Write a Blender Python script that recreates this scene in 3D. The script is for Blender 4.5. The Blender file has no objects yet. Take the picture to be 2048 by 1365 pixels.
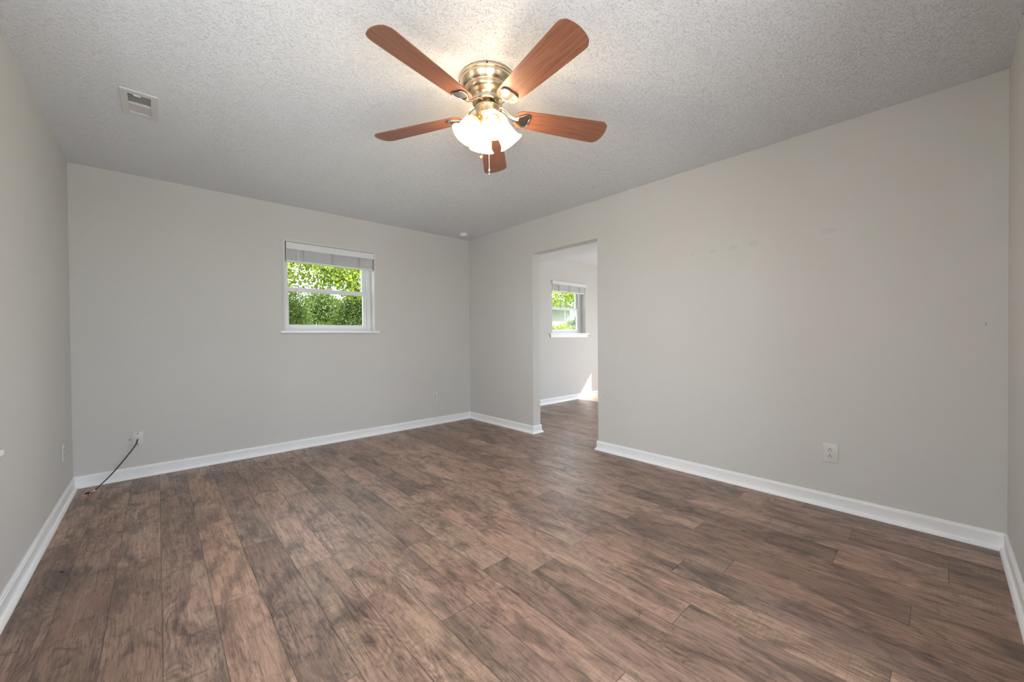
import bpy, bmesh, math, random
import numpy as np
from mathutils import Matrix, Vector, Euler
random.seed(7)
SC = bpy.context.scene
COL = SC.collection
PI = math.pi

# ------------------------------------------------------------------ room dimensions (metres)
W, D, H = 3.664, 4.598, 2.44        # room width (x: -W..0), depth (y: -D..0), height
X2 = 4.135                          # far side of the adjoining room
PT = 0.115                          # partition thickness
OP0, OP1, OPZ = -2.112, -1.222, 2.068   # cased opening in the partition

# ------------------------------------------------------------------ camera
F_PX, YAW, PITCH, ROLL = 780.36, 0.7376, -0.0098, -0.0082
cam_data = bpy.data.cameras.new('camera')
cam_data.sensor_width = 36.0
cam_data.lens = 36.0 * F_PX / 2048
cam_data.clip_start = 0.02
cam_data.clip_end = 300
cam = bpy.data.objects.new('camera', cam_data)
COL.objects.link(cam)
fw = Vector((math.sin(YAW) * math.cos(PITCH), math.cos(YAW) * math.cos(PITCH), math.sin(PITCH)))
rt = Vector((math.cos(YAW), -math.sin(YAW), 0))
up = rt.cross(fw)
r2 = rt * math.cos(ROLL) + up * math.sin(ROLL)
u2 = up * math.cos(ROLL) - rt * math.sin(ROLL)
m = Matrix((r2, u2, -fw)).transposed().to_4x4()
m.translation = (-3.1836, -4.3705, 1.1105)
cam.matrix_world = m
SC.camera = cam

# ------------------------------------------------------------------ sky, sun, exposure
SKY_STRENGTH = 6.6
SUN_STRENGTH = 15.0
BULB_POWER = 6.2
world = bpy.data.worlds.new('hazy_sky')
SC.world = world
world.use_nodes = True
wn = world.node_tree
wn.nodes.clear()
wo = wn.nodes.new('ShaderNodeOutputWorld')
wb = wn.nodes.new('ShaderNodeBackground')
wb.inputs['Color'].default_value = (0.83, 0.90, 1.0, 1)
wb.inputs['Strength'].default_value = SKY_STRENGTH
wn.links.new(wb.outputs[0], wo.inputs[0])
SUN_DIR = Vector((-1.0, 0.6, -1.061)).normalized()
sun_data = bpy.data.lights.new('sun', 'SUN')
sun_data.energy = SUN_STRENGTH
sun_data.angle = math.radians(0.6)
sun_data.color = (1.0, 0.97, 0.92)
sun = bpy.data.objects.new('sun', sun_data)
sun.rotation_euler = SUN_DIR.to_track_quat('-Z', 'Y').to_euler()
sun.location = (8, -6, 9)
COL.objects.link(sun)
vs = SC.view_settings
vs.view_transform = 'Standard'
vs.look = 'None'
vs.exposure = 0.2
vs.gamma = 1.0
vs.use_curve_mapping = False
cy = SC.cycles
cy.max_bounces = 10
cy.diffuse_bounces = 6
cy.glossy_bounces = 4
cy.transmission_bounces = 6
cy.transparent_max_bounces = 12
cy.use_denoising = True
cy.caustics_reflective = False
cy.caustics_refractive = False
cy.sample_clamp_indirect = 6.0


# ------------------------------------------------------------------ node and material helpers
class NT:
    def __init__(s, name):
        s.m = bpy.data.materials.new(name)
        s.m.use_nodes = True
        s.t = s.m.node_tree
        s.t.nodes.clear()
        s.out = s.t.nodes.new('ShaderNodeOutputMaterial')

    def n(s, kind, **kw):
        nd = s.t.nodes.new('ShaderNode' + kind)
        for k, v in kw.items():
            if k.startswith('_'):
                setattr(nd, k[1:], v)
        for k, v in kw.items():
            if not k.startswith('_'):
                s.set(nd, k, v)
        return nd

    def set(s, nd, k, v):
        key = k.replace('__', ' ')
        if key.startswith('i') and key[1:].isdigit():
            sock = nd.inputs[int(key[1:])]
        else:
            sock = nd.inputs[key]
        if isinstance(v, bpy.types.NodeSocket):
            s.t.links.new(v, sock)
        elif isinstance(v, bpy.types.Node):
            s.t.links.new(v.outputs[0], sock)
        else:
            if isinstance(v, tuple) and len(v) == 3 and sock.type == 'RGBA':
                v = v + (1,)
            sock.default_value = v

    def math(s, op, a, b=0.0, c=None):
        nd = s.n('Math', _operation=op, i0=a, i1=b)
        if c is not None:
            s.set(nd, 'i2', c)
        return nd.outputs[0]

    def mix(s, f, a, b, blend='MIX'):
        nd = s.t.nodes.new('ShaderNodeMix')
        nd.data_type = 'RGBA'
        nd.blend_type = blend
        s.set(nd, 'i0', f)
        s.set(nd, 'i6', a)
        s.set(nd, 'i7', b)
        return nd.outputs[2]

    def ramp(s, f, stops):
        nd = s.t.nodes.new('ShaderNodeValToRGB')
        el = nd.color_ramp.elements
        while len(el) < len(stops):
            el.new(0.5)
        for e, (p, c) in zip(el, stops):
            e.position = p
            e.color = (c, c, c, 1) if not isinstance(c, tuple) else c + (1,)
        s.set(nd, 'Fac', f)
        return nd.outputs[0]

    def maprange(s, v, a, b, c, d):
        nd = s.t.nodes.new('ShaderNodeMapRange')
        for i, x in enumerate((v, a, b, c, d)):
            s.set(nd, 'i%d' % i, x)
        return nd.outputs[0]

    def bsdf(s, color, rough=0.5, metal=0.0, spec=0.5, normal=None, **kw):
        b = s.n('BsdfPrincipled')
        s.set(b, 'Base__Color', color)
        s.set(b, 'Roughness', rough)
        s.set(b, 'Metallic', metal)
        s.set(b, 'Specular__IOR__Level', spec)
        if normal is not None:
            s.set(b, 'Normal', normal)
        for k, v in kw.items():
            s.set(b, k, v)
        s.t.links.new(b.outputs[0], s.out.inputs[0])
        return b

    def obj(s):
        return s.n('TexCoord').outputs['Object']

    def bump(s, h, strength, dist):
        return s.n('Bump', Height=h, Strength=strength, Distance=dist).outputs[0]


def plain(name, color, rough=0.5, metal=0.0, spec=0.5, var=0.04, scale=30.0, bump=0.0):
    t = NT(name)
    nz = t.n('TexNoise', Vector=t.obj(), Scale=scale, Detail=3.0).outputs[0]
    dark = tuple(c * (1 - var) for c in color)
    light = tuple(min(1, c * (1 + var)) for c in color)
    c = t.mix(nz, dark, light)
    t.bsdf(c, rough, metal, spec, t.bump(nz, bump, 0.002) if bump else None)
    return t.m


def mat_wall():
    t = NT('wall_paint')
    co = t.obj()
    big = t.n('TexNoise', Vector=co, Scale=1.3, Detail=4.0, Roughness=0.6).outputs[0]
    fine = t.n('TexNoise', Vector=co, Scale=170.0, Detail=3.0).outputs[0]
    c = t.mix(big, (0.582, 0.568, 0.552), (0.615, 0.602, 0.587))
    # touched-up paint: faint smears and rubbed spots on the right-hand wall
    sep = t.n('SeparateXYZ', Vector=co)
    warp = t.n('TexNoise', Vector=co, Scale=9.0, Detail=3.0).outputs[0]
    tot = None
    for (yy, zz, sy, sz) in [(-3.03, 1.762, .022, .010), (-3.18, 1.764, .03, .013), (-3.33, 1.766, .035, .016),
                             (-3.46, 1.768, .04, .022), (-3.88, 1.776, .045, .018)]:
        dy = t.math('DIVIDE', t.math('SUBTRACT', sep.outputs[1], yy), sy)
        dz = t.math('DIVIDE', t.math('SUBTRACT', sep.outputs[2], zz), sz)
        d = t.math('ADD', t.math('POWER', t.math('ABSOLUTE', dy), 2.0), t.math('POWER', t.math('ABSOLUTE', dz), 2.0))
        k = t.maprange(t.math('ADD', d, t.math('MULTIPLY', warp, 1.6)), 1.3, 2.1, 1.0, 0.0)
        tot = k if tot is None else t.math('MAXIMUM', tot, k)
    onx = t.math('LESS_THAN', t.math('ABSOLUTE', sep.outputs[0]), 0.004)
    c = t.mix(t.math('MULTIPLY', t.math('MULTIPLY', tot, onx), 0.42), c, (0.50, 0.49, 0.475))
    mk = None
    for (yy, zz, sy, sz, sl) in [(-2.187, .524, .004, .016, .8), (-4.526, 1.16, .0022, .011, 0.0)]:
        oy, oz = t.math('SUBTRACT', sep.outputs[1], yy), t.math('SUBTRACT', sep.outputs[2], zz)
        dy = t.math('DIVIDE', t.math('ADD', oy, t.math('MULTIPLY', oz, -sl * 1.6)), sy)
        dz = t.math('DIVIDE', oz, sz)
        d = t.math('ADD', t.math('MULTIPLY', dy, dy), t.math('MULTIPLY', dz, dz))
        k = t.maprange(d, 0.4, 1.2, 1.0, 0.0)
        mk = k if mk is None else t.math('MAXIMUM', mk, k)
    c = t.mix(t.math('MULTIPLY', t.math('MULTIPLY', mk, onx), 0.7), c, (0.22, 0.21, 0.20))
    t.bsdf(c, 0.62, 0, 0.3, t.bump(fine, 0.09, 0.002))
    return t.m


def mat_ceiling():
    t = NT('popcorn_ceiling')
    co = t.obj()
    warp = t.n('TexNoise', Vector=co, Scale=95.0, Detail=2.0).outputs[1]
    wc = t.n('VectorMath', _operation='MULTIPLY_ADD', i0=warp, i1=(0.009, 0.009, 0.009), i2=co).outputs[0]
    v = t.n('TexVoronoi', Vector=wc, Scale=150.0, Randomness=1.0).outputs['Distance']
    n1 = t.n('TexNoise', Vector=co, Scale=85.0, Detail=3.0, Roughness=0.6).outputs[0]
    n2 = t.n('TexNoise', Vector=co, Scale=260.0, Detail=2.0, Roughness=0.5).outputs[0]
    clump = t.ramp(n1, [(0.42, 0.10), (0.58, 1.0)])
    drop = t.maprange(v, 0.16, 0.50, 1.0, 0.0)
    h = t.math('ADD', t.math('MULTIPLY', drop, clump), t.math('MULTIPLY', n2, 0.35))
    c = t.mix(n1, (0.755, 0.770, 0.800), (0.795, 0.810, 0.840))
    t.bsdf(c, 0.85, 0, 0.2, t.bump(h, 0.8, 0.0055))
    return t.m


def mat_floor():
    t = NT('plank_floor')
    uv = t.n('UVMap', _uv_map='plank')
    su = t.n('SeparateXYZ', Vector=uv.outputs[0])
    u, v = su.outputs[0], su.outputs[1]
    tint = t.n('Attribute', _attribute_name='tint')
    st = t.n('SeparateColor', Color=tint.outputs['Color'])
    ra, rb, rc = st.outputs[0], st.outputs[1], st.outputs[2]

    def vec(ku, kv, kr, off=0.0):
        return t.n('CombineXYZ', X=t.math('MULTIPLY', u, ku), Y=t.math('MULTIPLY', v, kv),
                   Z=t.math('ADD', t.math('MULTIPLY', rb, kr), off)).outputs[0]
    grain = t.n('TexNoise', Vector=vec(95, 6.5, 91), Scale=1.0, Detail=5.0, Roughness=0.65).outputs[0]
    streak = t.n('TexNoise', Vector=vec(17, 1.3, 57, 3), Scale=1.0, Detail=4.0, Roughness=0.6, Distortion=0.9).outputs[0]
    blot = t.n('TexNoise', Vector=vec(9, 3.4, 71, 9), Scale=1.0, Detail=5.0, Roughness=0.62, Distortion=0.7).outputs[0]
    blot2 = t.n('TexNoise', Vector=vec(16, 9, 33, 19), Scale=1.0, Detail=6.0, Roughness=0.7, Distortion=1.2).outputs[0]
    pore = t.n('TexNoise', Vector=vec(330, 16, 17, 61), Scale=1.0, Detail=3.0, Roughness=0.6, Distortion=0.3).outputs[0]
    hue = t.n('TexNoise', Vector=vec(5, 1.5, 45, 29), Scale=1.0, Detail=2.0).outputs[0]
    saw = t.n('TexNoise', Vector=vec(10, 210, 23, 5), Scale=1.0, Detail=2.0, Roughness=0.5).outputs[0]
    warp = t.n('TexNoise', Vector=vec(5, 1.5, 63, 14), Scale=1.0, Detail=2.0).outputs[0]
    ring = t.math('ADD', t.math('MULTIPLY', t.math('SINE', t.math('MULTIPLY', warp, 190.0)), 0.5), 0.5)
    ringmask = t.ramp(t.n('TexNoise', Vector=vec(4, 1.1, 12, 40), Scale=1.0, Detail=1.0).outputs[0], [(0.50, 0.0), (0.62, 1.0)])
    base = t.mix(t.ramp(hue, [(0.36, 0.0), (0.66, 1.0)]), (0.455, 0.290, 0.230), (0.440, 0.310, 0.232))
    base = t.mix(t.ramp(streak, [(0.30, 0.0), (0.72, 1.0)]), t.mix(1.0, base, (0.66, 0.63, 0.62), 'MULTIPLY'), base)
    base = t.mix(t.ramp(blot, [(0.47, 0.0), (0.66, 0.88)]), base, (0.130, 0.086, 0.070))
    base = t.mix(t.ramp(blot2, [(0.53, 0.0), (0.70, 0.72)]), base, (0.080, 0.054, 0.045))
    g = t.ramp(grain, [(0.28, 0.54), (0.50, 1.0), (0.8, 1.22)])
    base = t.mix(1.0, base, g, 'MULTIPLY')
    base = t.mix(1.0, base, t.ramp(pore, [(0.34, 0.52), (0.46, 0.98), (0.75, 1.10)]), 'MULTIPLY')
    sawm = t.maprange(saw, 0.35, 0.65, 0.87, 1.08)
    base = t.mix(t.maprange(hue, 0.40, 0.62, 0.15, 1.0), base, t.mix(1.0, base, sawm, 'MULTIPLY'))
    base = t.mix(t.math('MULTIPLY', ringmask, 0.7), base, t.mix(1.0, base, t.maprange(ring, 0, 1, 0.66, 1.1), 'MULTIPLY'))
    tone = t.maprange(ra, 0, 1, 0.68, 1.16)
    base = t.mix(1.0, base, tone, 'MULTIPLY')
    base = t.mix(t.math('MULTIPLY', rc, 0.5), base, t.mix(1.0, base, (1.10, 0.98, 0.84), 'MULTIPLY'))
    # bevelled joints between planks and the faint false joint down the middle of a plank
    eu = t.math('MINIMUM', u, t.math('SUBTRACT', 0.1615, u))
    ev = t.n('Attribute', _attribute_name='endgap').outputs['Fac']
    e = t.math('MINIMUM', eu, ev)
    seam = t.maprange(e, 0.0008, 0.0024, 1.0, 0.0)
    mid = t.maprange(t.math('ABSOLUTE', t.math('SUBTRACT', u, 0.081)), 0.0004, 0.0016, 0.35, 0.0)
    mid = t.math('MULTIPLY', mid, t.math('GREATER_THAN', rb, 0.45))
    sm = t.math('MAXIMUM', seam, mid)
    base = t.mix(t.math('MULTIPLY', sm, 0.62), base, (0.030, 0.020, 0.016))
    hgt = t.math('SUBTRACT', t.math('ADD', t.math('MULTIPLY', grain, 0.5), t.math('MULTIPLY', saw, 0.35)), t.math('MULTIPLY', sm, 1.4))
    rough = t.maprange(grain, 0.3, 0.7, 0.46, 0.34)
    t.bsdf(base, rough, 0, 0.65, t.bump(hgt, 0.25, 0.0016))
    return t.m


def mat_blade():
    t = NT('cherry_wood')
    co = t.obj()
    sc = t.n('Mapping', Vector=co, Scale=(5.0, 90.0, 40.0)).outputs[0]
    g = t.n('TexNoise', Vector=sc, Scale=1.0, Detail=5.0, Roughness=0.65, Distortion=0.4).outputs[0]
    c = t.ramp(g, [(0.30, (0.160, 0.060, 0.036)), (0.52, (0.240, 0.096, 0.058)), (0.75, (0.310, 0.138, 0.086))])
    t.bsdf(c, 0.36, 0, 0.45, t.bump(g, 0.06, 0.001))
    return t.m


def mat_metal(name, color, rough):
    t = NT(name)
    co = t.obj()
    mp = t.n('Mapping', Vector=co, Scale=(3.0, 3.0, 90.0)).outputs[0]
    g = t.n('TexNoise', Vector=mp, Scale=1.0, Detail=2.0).outputs[0]
    c = t.mix(g, tuple(x * 0.98 for x in color), color)
    t.bsdf(c, t.maprange(g, 0.3, 0.7, rough * 0.85, rough * 1.15), 1.0)
    return t.m


def mat_glass_pane():
    t = NT('window_glass')
    tr = t.n('BsdfTransparent', Color=(0.96, 0.98, 0.97))
    gl = t.n('BsdfGlossy', Color=(1, 1, 1), Roughness=0.02)
    lw = t.n('LayerWeight', Blend=0.12)
    mx = t.n('MixShader', i0=t.math('MULTIPLY', lw.outputs['Fresnel'], 0.6), i1=tr, i2=gl)
    t.t.links.new(mx.outputs[0], t.out.inputs[0])
    return t.m


def mat_shade():
    t = NT('alabaster_glass')
    co = t.obj()
    g = t.n('TexNoise', Vector=co, Scale=28.0, Detail=3.0, Distortion=1.5).outputs[0]
    c = t.mix(g, (0.88, 0.86, 0.82), (0.97, 0.96, 0.94))
    tl = t.n('BsdfTranslucent', Color=c)
    df = t.n('BsdfDiffuse', Color=c)
    tr = t.n('BsdfTransparent', Color=(0.95, 0.92, 0.86))
    gl = t.n('BsdfGlossy', Color=(1, 1, 1), Roughness=0.15)
    a = t.n('MixShader', i0=0.35, i1=tl, i2=df)
    b = t.n('MixShader', i0=0.86, i1=a, i2=tr)
    d = t.n('MixShader', i0=0.06, i1=b, i2=gl)
    t.t.links.new(d.outputs[0], t.out.inputs[0])
    return t.m


def mat_emit(name, color, strength):
    t = NT(name)
    e = t.n('Emission', Color=color, Strength=strength)
    t.t.links.new(e.outputs[0], t.out.inputs[0])
    return t.m


def mat_leaf(name, a, b, trans):
    t = NT(name)
    at = t.n('Attribute', _attribute_name='leaf_tone')
    c = t.mix(at.outputs['Fac'], a, b)
    df = t.n('BsdfDiffuse', Color=c)
    tl = t.n('BsdfTranslucent', Color=t.mix(1.0, c, (1.25, 1.2, 0.55), 'MULTIPLY'))
    mx = t.n('MixShader', i0=trans, i1=df, i2=tl)
    t.t.links.new(mx.outputs[0], t.out.inputs[0])
    return t.m


def mat_siding():
    t = NT('pale_siding')
    co = t.obj()
    s = t.n('SeparateXYZ', Vector=co)
    w = t.math('FRACT', t.math('MULTIPLY', s.outputs[2], 8.0))
    c = t.mix(t.ramp(w, [(0.0, 0.75), (0.12, 1.0)]), (0.235, 0.225, 0.23), (0.30, 0.285, 0.29))
    t.bsdf(c, 0.6, 0, 0.3)
    return t.m


M = dict(
    wall=mat_wall(), ceiling=mat_ceiling(), floor=mat_floor(), blade=mat_blade(),
    trim=plain('white_trim_paint', (0.87, 0.88, 0.90), 0.38, var=0.03, scale=6),
    vinyl=plain('white_vinyl', (0.74, 0.74, 0.76), 0.35, var=0.02, scale=10),
    casing=plain('painted_casing', (0.62, 0.61, 0.595), 0.5, var=0.03, scale=8),
    blind=plain('blind_white', (0.72, 0.73, 0.76), 0.45, var=0.03, scale=20),
    tape=plain('ladder_cloth', (0.40, 0.41, 0.43), 0.7, var=0.1),
    slat=plain('blind_slat', (0.66, 0.67, 0.69), 0.45, var=0.06, scale=14),
    nickel=mat_metal('brushed_nickel', (0.80, 0.655, 0.45), 0.28),
    dark_nickel=mat_metal('polished_nickel', (0.52, 0.50, 0.47), 0.2),
    brass=mat_metal('polished_brass', (0.80, 0.58, 0.26), 0.15),
    chain=mat_metal('bead_chain', (0.72, 0.66, 0.54), 0.25),
    shade=mat_shade(), glass=mat_glass_pane(),
    bulb=mat_emit('lit_bulb', (1.0, 0.88, 0.70), 4.0),
    plate=plain('outlet_plastic', (0.63, 0.62, 0.60), 0.35, var=0.02),
    dark=plain('dark_slot', (0.02, 0.018, 0.016), 0.6),
    screw=plain('screw_head', (0.35, 0.34, 0.32), 0.4, 0.6),
    darkscrew=plain('dark_screw_head', (0.035, 0.033, 0.03), 0.5, 0.3),
    vent=plain('vent_enamel', (0.64, 0.64, 0.645), 0.4, var=0.02),
    duct=plain('duct_inside', (0.06, 0.05, 0.047), 0.7, var=0.2),
    ventslat=plain('vent_blade_enamel', (0.60, 0.57, 0.56), 0.45, var=0.04),
    detector=plain('detector_plastic', (0.80, 0.80, 0.79), 0.45, var=0.02),
    cable=plain('black_cable_jacket', (0.022, 0.018, 0.017), 0.4, var=0.2),
    red=plain('red_boot', (0.42, 0.11, 0.09), 0.45, var=0.1),
    pale=plain('pale_plastic', (0.62, 0.54, 0.50), 0.4, var=0.08),
    speck=plain('dark_speck', (0.02, 0.013, 0.01), 0.7),
    scuff=plain('grey_scuff', (0.26, 0.25, 0.24), 0.8, var=0.1),
    grass=plain('lawn_grass', (0.11, 0.17, 0.04), 0.9, var=0.4, scale=3.0, bump=0.3),
    concrete=plain('pale_concrete', (0.63, 0.61, 0.60), 0.85, var=0.08, scale=2.0),
    bark=plain('tree_bark', (0.12, 0.09, 0.065), 0.9, var=0.35, scale=14, bump=0.5),
    maple=mat_leaf('maple_leaf', (0.090, 0.150, 0.025), (0.330, 0.370, 0.070), 0.42),
    cedar=mat_leaf('evergreen_leaf', (0.050, 0.090, 0.030), (0.180, 0.230, 0.080), 0.25),
    shrub=mat_leaf('shrub_leaf', (0.10, 0.14, 0.03), (0.32, 0.32, 0.10), 0.4),
    siding=mat_siding(),
    shingle=plain('roof_shingle', (0.055, 0.055, 0.06), 0.85, var=0.3, scale=12),
    board=plain('pale_board', (0.62, 0.61, 0.59), 0.6, var=0.05),
)


# ------------------------------------------------------------------ object helpers
def tag(o, label=None, cat=None, group=None, kind=None):
    for k, v in (('label', label), ('category', cat), ('group', group), ('kind', kind)):
        if v:
            o[k] = v
    return o


def empty(name, loc, label=None, cat=None, group=None, rot=(0, 0, 0)):
    o = bpy.data.objects.new(name, None)
    o.empty_display_size = 0.1
    o.location = loc
    o.rotation_euler = rot
    COL.objects.link(o)
    return tag(o, label, cat, group)


class MB:
    def __init__(s):
        s.bm = bmesh.new()

    def face(s, pts):
        s.bm.faces.new([s.bm.verts.new(p) for p in pts])

    def box(s, x0, x1, y0, y1, z0, z1, bev=0.0, mat=None):
        x0, x1 = sorted((x0, x1)); y0, y1 = sorted((y0, y1)); z0, z1 = sorted((z0, z1))
        r = bmesh.ops.create_cube(s.bm, size=1.0)
        vs_ = r['verts']
        for v in vs_:
            v.co = Vector(((x0 + x1) / 2 + v.co.x * (x1 - x0), (y0 + y1) / 2 + v.co.y * (y1 - y0), (z0 + z1) / 2 + v.co.z * (z1 - z0)))
        if bev > 0:
            es = list({e for v in vs_ for e in v.link_edges})
            r2_ = bmesh.ops.bevel(s.bm, geom=es, offset=bev, segments=2, affect='EDGES', profile=0.5)
            vs_ = list({v for f in r2_['faces'] for v in f.verts} | {v for v in vs_ if v.is_valid})
        if mat is not None:
            for v in vs_:
                v.co = mat @ v.co
        return s

    def lathe(s, prof, n=48, mat=None):
        """prof: list of (radius, z), revolved about z"""
        rings = []
        for r, z in prof:
            if r < 1e-6:
                p = Vector((0, 0, z))
                rings.append([s.bm.verts.new(mat @ p if mat else p)])
            else:
                ring = []
                for i in range(n):
                    p = Vector((r * math.cos(2 * PI * i / n), r * math.sin(2 * PI * i / n), z))
                    ring.append(s.bm.verts.new(mat @ p if mat else p))
                rings.append(ring)
        for a, b in zip(rings, rings[1:]):
            for i in range(n):
                j = (i + 1) % n
                if len(a) == 1 and len(b) == 1:
                    continue
                if len(a) == 1:
                    s.bm.faces.new((a[0], b[j], b[i]))
                elif len(b) == 1:
                    s.bm.faces.new((a[i], a[j], b[0]))
                else:
                    s.bm.faces.new((a[i], a[j], b[j], b[i]))
        return s

    def tube(s, pts, r, n=10, caps=True, flat=None):
        pts = [Vector(p) for p in pts]
        rs = r if isinstance(r, (list, tuple)) else [r] * len(pts)
        rings = []
        prev = None
        for i, p in enumerate(pts):
            d = (pts[min(i + 1, len(pts) - 1)] - pts[max(i - 1, 0)]).normalized()
            if prev is None:
                a = Vector((0, 0, 1)) if abs(d.z) < 0.9 else Vector((1, 0, 0))
                x = d.cross(a).normalized()
            else:
                x = (prev - d * prev.dot(d)).normalized()
            prev = x
            y = d.cross(x)
            fx, fy = flat if flat else (1, 1)
            rings.append([s.bm.verts.new(p + rs[i] * (fx * x * math.cos(2 * PI * k / n) + fy * y * math.sin(2 * PI * k / n))) for k in range(n)])
        for a, b in zip(rings, rings[1:]):
            for k in range(n):
                j = (k + 1) % n
                s.bm.faces.new((a[k], a[j], b[j], b[k]))
        if caps:
            s.bm.faces.new(rings[0])
            s.bm.faces.new(rings[-1])
        return s

    def prism(s, poly, z0, z1, bev=0.0):
        """poly in XY, extruded in z"""
        lo = [s.bm.verts.new((x, y, z0)) for x, y in poly]
        hi = [s.bm.verts.new((x, y, z1)) for x, y in poly]
        n = len(poly)
        s.bm.faces.new(lo)
        s.bm.faces.new(hi)
        side = []
        for i in range(n):
            j = (i + 1) % n
            side.append(s.bm.faces.new((lo[i], lo[j], hi[j], hi[i])))
        if bev > 0:
            s.bm.normal_update()
            es = [e for f in side for e in f.edges if abs(e.verts[0].co.z - e.verts[1].co.z) < 1e-6]
            bmesh.ops.bevel(s.bm, geom=list(set(es)), offset=bev, segments=2, affect='EDGES', profile=0.5)
        return s

    def sphere(s, c, r, sx=1, sy=1, sz=1, seg=16):
        mt = Matrix.Translation(c) @ Matrix.Diagonal((r * sx, r * sy, r * sz, 1))
        bmesh.ops.create_uvsphere(s.bm, u_segments=seg, v_segments=max(6, seg // 2), radius=1.0, matrix=mt)
        return s

    def build(s, name, mat, parent=None, smooth=False, angle=0.6):
        bmesh.ops.recalc_face_normals(s.bm, faces=s.bm.faces[:])
        me = bpy.data.meshes.new(name)
        s.bm.to_mesh(me)
        s.bm.free()
        if smooth:
            for p in me.polygons:
                p.use_smooth = True
            me.set_sharp_from_angle(angle=angle)
        me.materials.append(mat)
        o = bpy.data.objects.new(name, me)
        COL.objects.link(o)
        if parent is not None:
            o.parent = parent
        return o


def slab(name, mat, axis, t0, t1, a0, a1, b0, b1, holes=()):
    """Solid slab with rectangular holes. axis = thickness axis; (a, b) = the other two axes in x<y<z order."""
    A = sorted({a0, a1, *[h[0] for h in holes], *[h[1] for h in holes]})
    B = sorted({b0, b1, *[h[2] for h in holes], *[h[3] for h in holes]})
    na, nb = len(A) - 1, len(B) - 1

    def solid(i, j):
        if not (0 <= i < na and 0 <= j < nb):
            return False
        ca, cb = (A[i] + A[i + 1]) / 2, (B[j] + B[j + 1]) / 2
        return not any(h[0] < ca < h[1] and h[2] < cb < h[3] for h in holes)

    def P(t, a, b):
        return [(t, a, b), (a, t, b), (a, b, t)][axis]
    bm = bmesh.new()
    vd = {}

    def V(t, a, b):
        k = (t, a, b)
        if k not in vd:
            vd[k] = bm.verts.new(P(t, a, b))
        return vd[k]
    for i in range(na):
        for j in range(nb):
            if not solid(i, j):
                continue
            a, a_, b, b_ = A[i], A[i + 1], B[j], B[j + 1]
            for t in (t0, t1):
                bm.faces.new((V(t, a, b), V(t, a_, b), V(t, a_, b_), V(t, a, b_)))
            for di, dj, e in ((-1, 0, ((a, b), (a, b_))), (1, 0, ((a_, b), (a_, b_))), (0, -1, ((a, b), (a_, b))), (0, 1, ((a, b_), (a_, b_)))):
                if not solid(i + di, j + dj):
                    (p, q), (r, w) = e
                    bm.faces.new((V(t0, p, q), V(t0, r, w), V(t1, r, w), V(t1, p, q)))
    bmesh.ops.recalc_face_normals(bm, faces=bm.faces[:])
    me = bpy.data.meshes.new(name)
    bm.to_mesh(me)
    bm.free()
    me.materials.append(mat)
    o = bpy.data.objects.new(name, me)
    COL.objects.link(o)
    o['kind'] = 'structure'
    return o


# ------------------------------------------------------------------ the shell
WT = 0.13
W1 = (-2.240, -1.342, 1.192, 2.080)     # window in the back wall
W2 = (1.700, 2.602, 1.172, 2.058)       # window in the adjoining room, same outside wall
WL = (-4.40, -1.99, 0.69, 2.08)         # left-wall window, its unseen width set for the light (y0, y1, z0, z1)
STOOL_L = 0.075
DF = (-3.40, -1.55, 0.02, 2.06)         # unseen sliding door added behind the camera to light the room (x0, x1)
DG = (3.05, 3.85, 0.02, 2.06)           # unseen door added in the adjoining room's front wall to brighten it
DE = (-4.30, -0.76, 0.02, 2.03)         # sliding door in the adjoining room's far wall, widened for more light (y0, y1)

slab('wall_back', M['wall'], 1, 0, WT, -W - WT, X2 + WT, 0, H, [W1, W2])
slab('wall_left', M['wall'], 0, -W - WT, -W, -D, 0, 0, H, [WL])
slab('wall_right', M['wall'], 0, 0, PT, -D, 0, 0, H, [(OP0, OP1, 0, OPZ)])
slab('wall_front', M['wall'], 1, -D - WT, -D, -W - WT, X2 + WT, 0, H, [DF, DG])
slab('wall_far_right', M['wall'], 0, X2, X2 + WT, -D, 0, 0, H, [DE])
VENT = (-3.286, -3.194, -1.448, -1.212)
slab('ceiling', M['ceiling'], 2, H, H + 0.2, -W - WT - 0.35, X2 + WT + 0.1, -D - WT, WT + 0.35, [VENT])
slab('ceiling_hall', M['ceiling'], 2, 2.30, H, PT, 1.375, -D, 0)
slab('roof_sun_shield', M['board'], 2, 2.44, 2.56, -W - WT - 0.5, 2.1, -D - WT - 1.45, -D - WT)  # unseen roof added to keep the sun out of the front door

# plank floor: rows along y, joints as laid
PWID, PLEN, X0 = 0.1615, 1.205, -3.345
joint = {-2: -1.166, -1: -1.42, 0: -.48, 1: -1.86, 2: -1.14, 3: -.665, 4: -1.08, 5: -2.455, 6: -3.06, 7: -2.465, 8: -2.90, 9: -3.07,
         10: -3.675, 11: -3.056, 12: -3.517, 13: -2.48, 14: -3.085, 15: -3.419, 16: -2.81, 17: -1.985, 18: -2.83, 19: -3.436, 20: -3.767}
tones = {(12, -3.517): .55, (16, -2.81): .95, (5, -2.455): .62}


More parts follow.
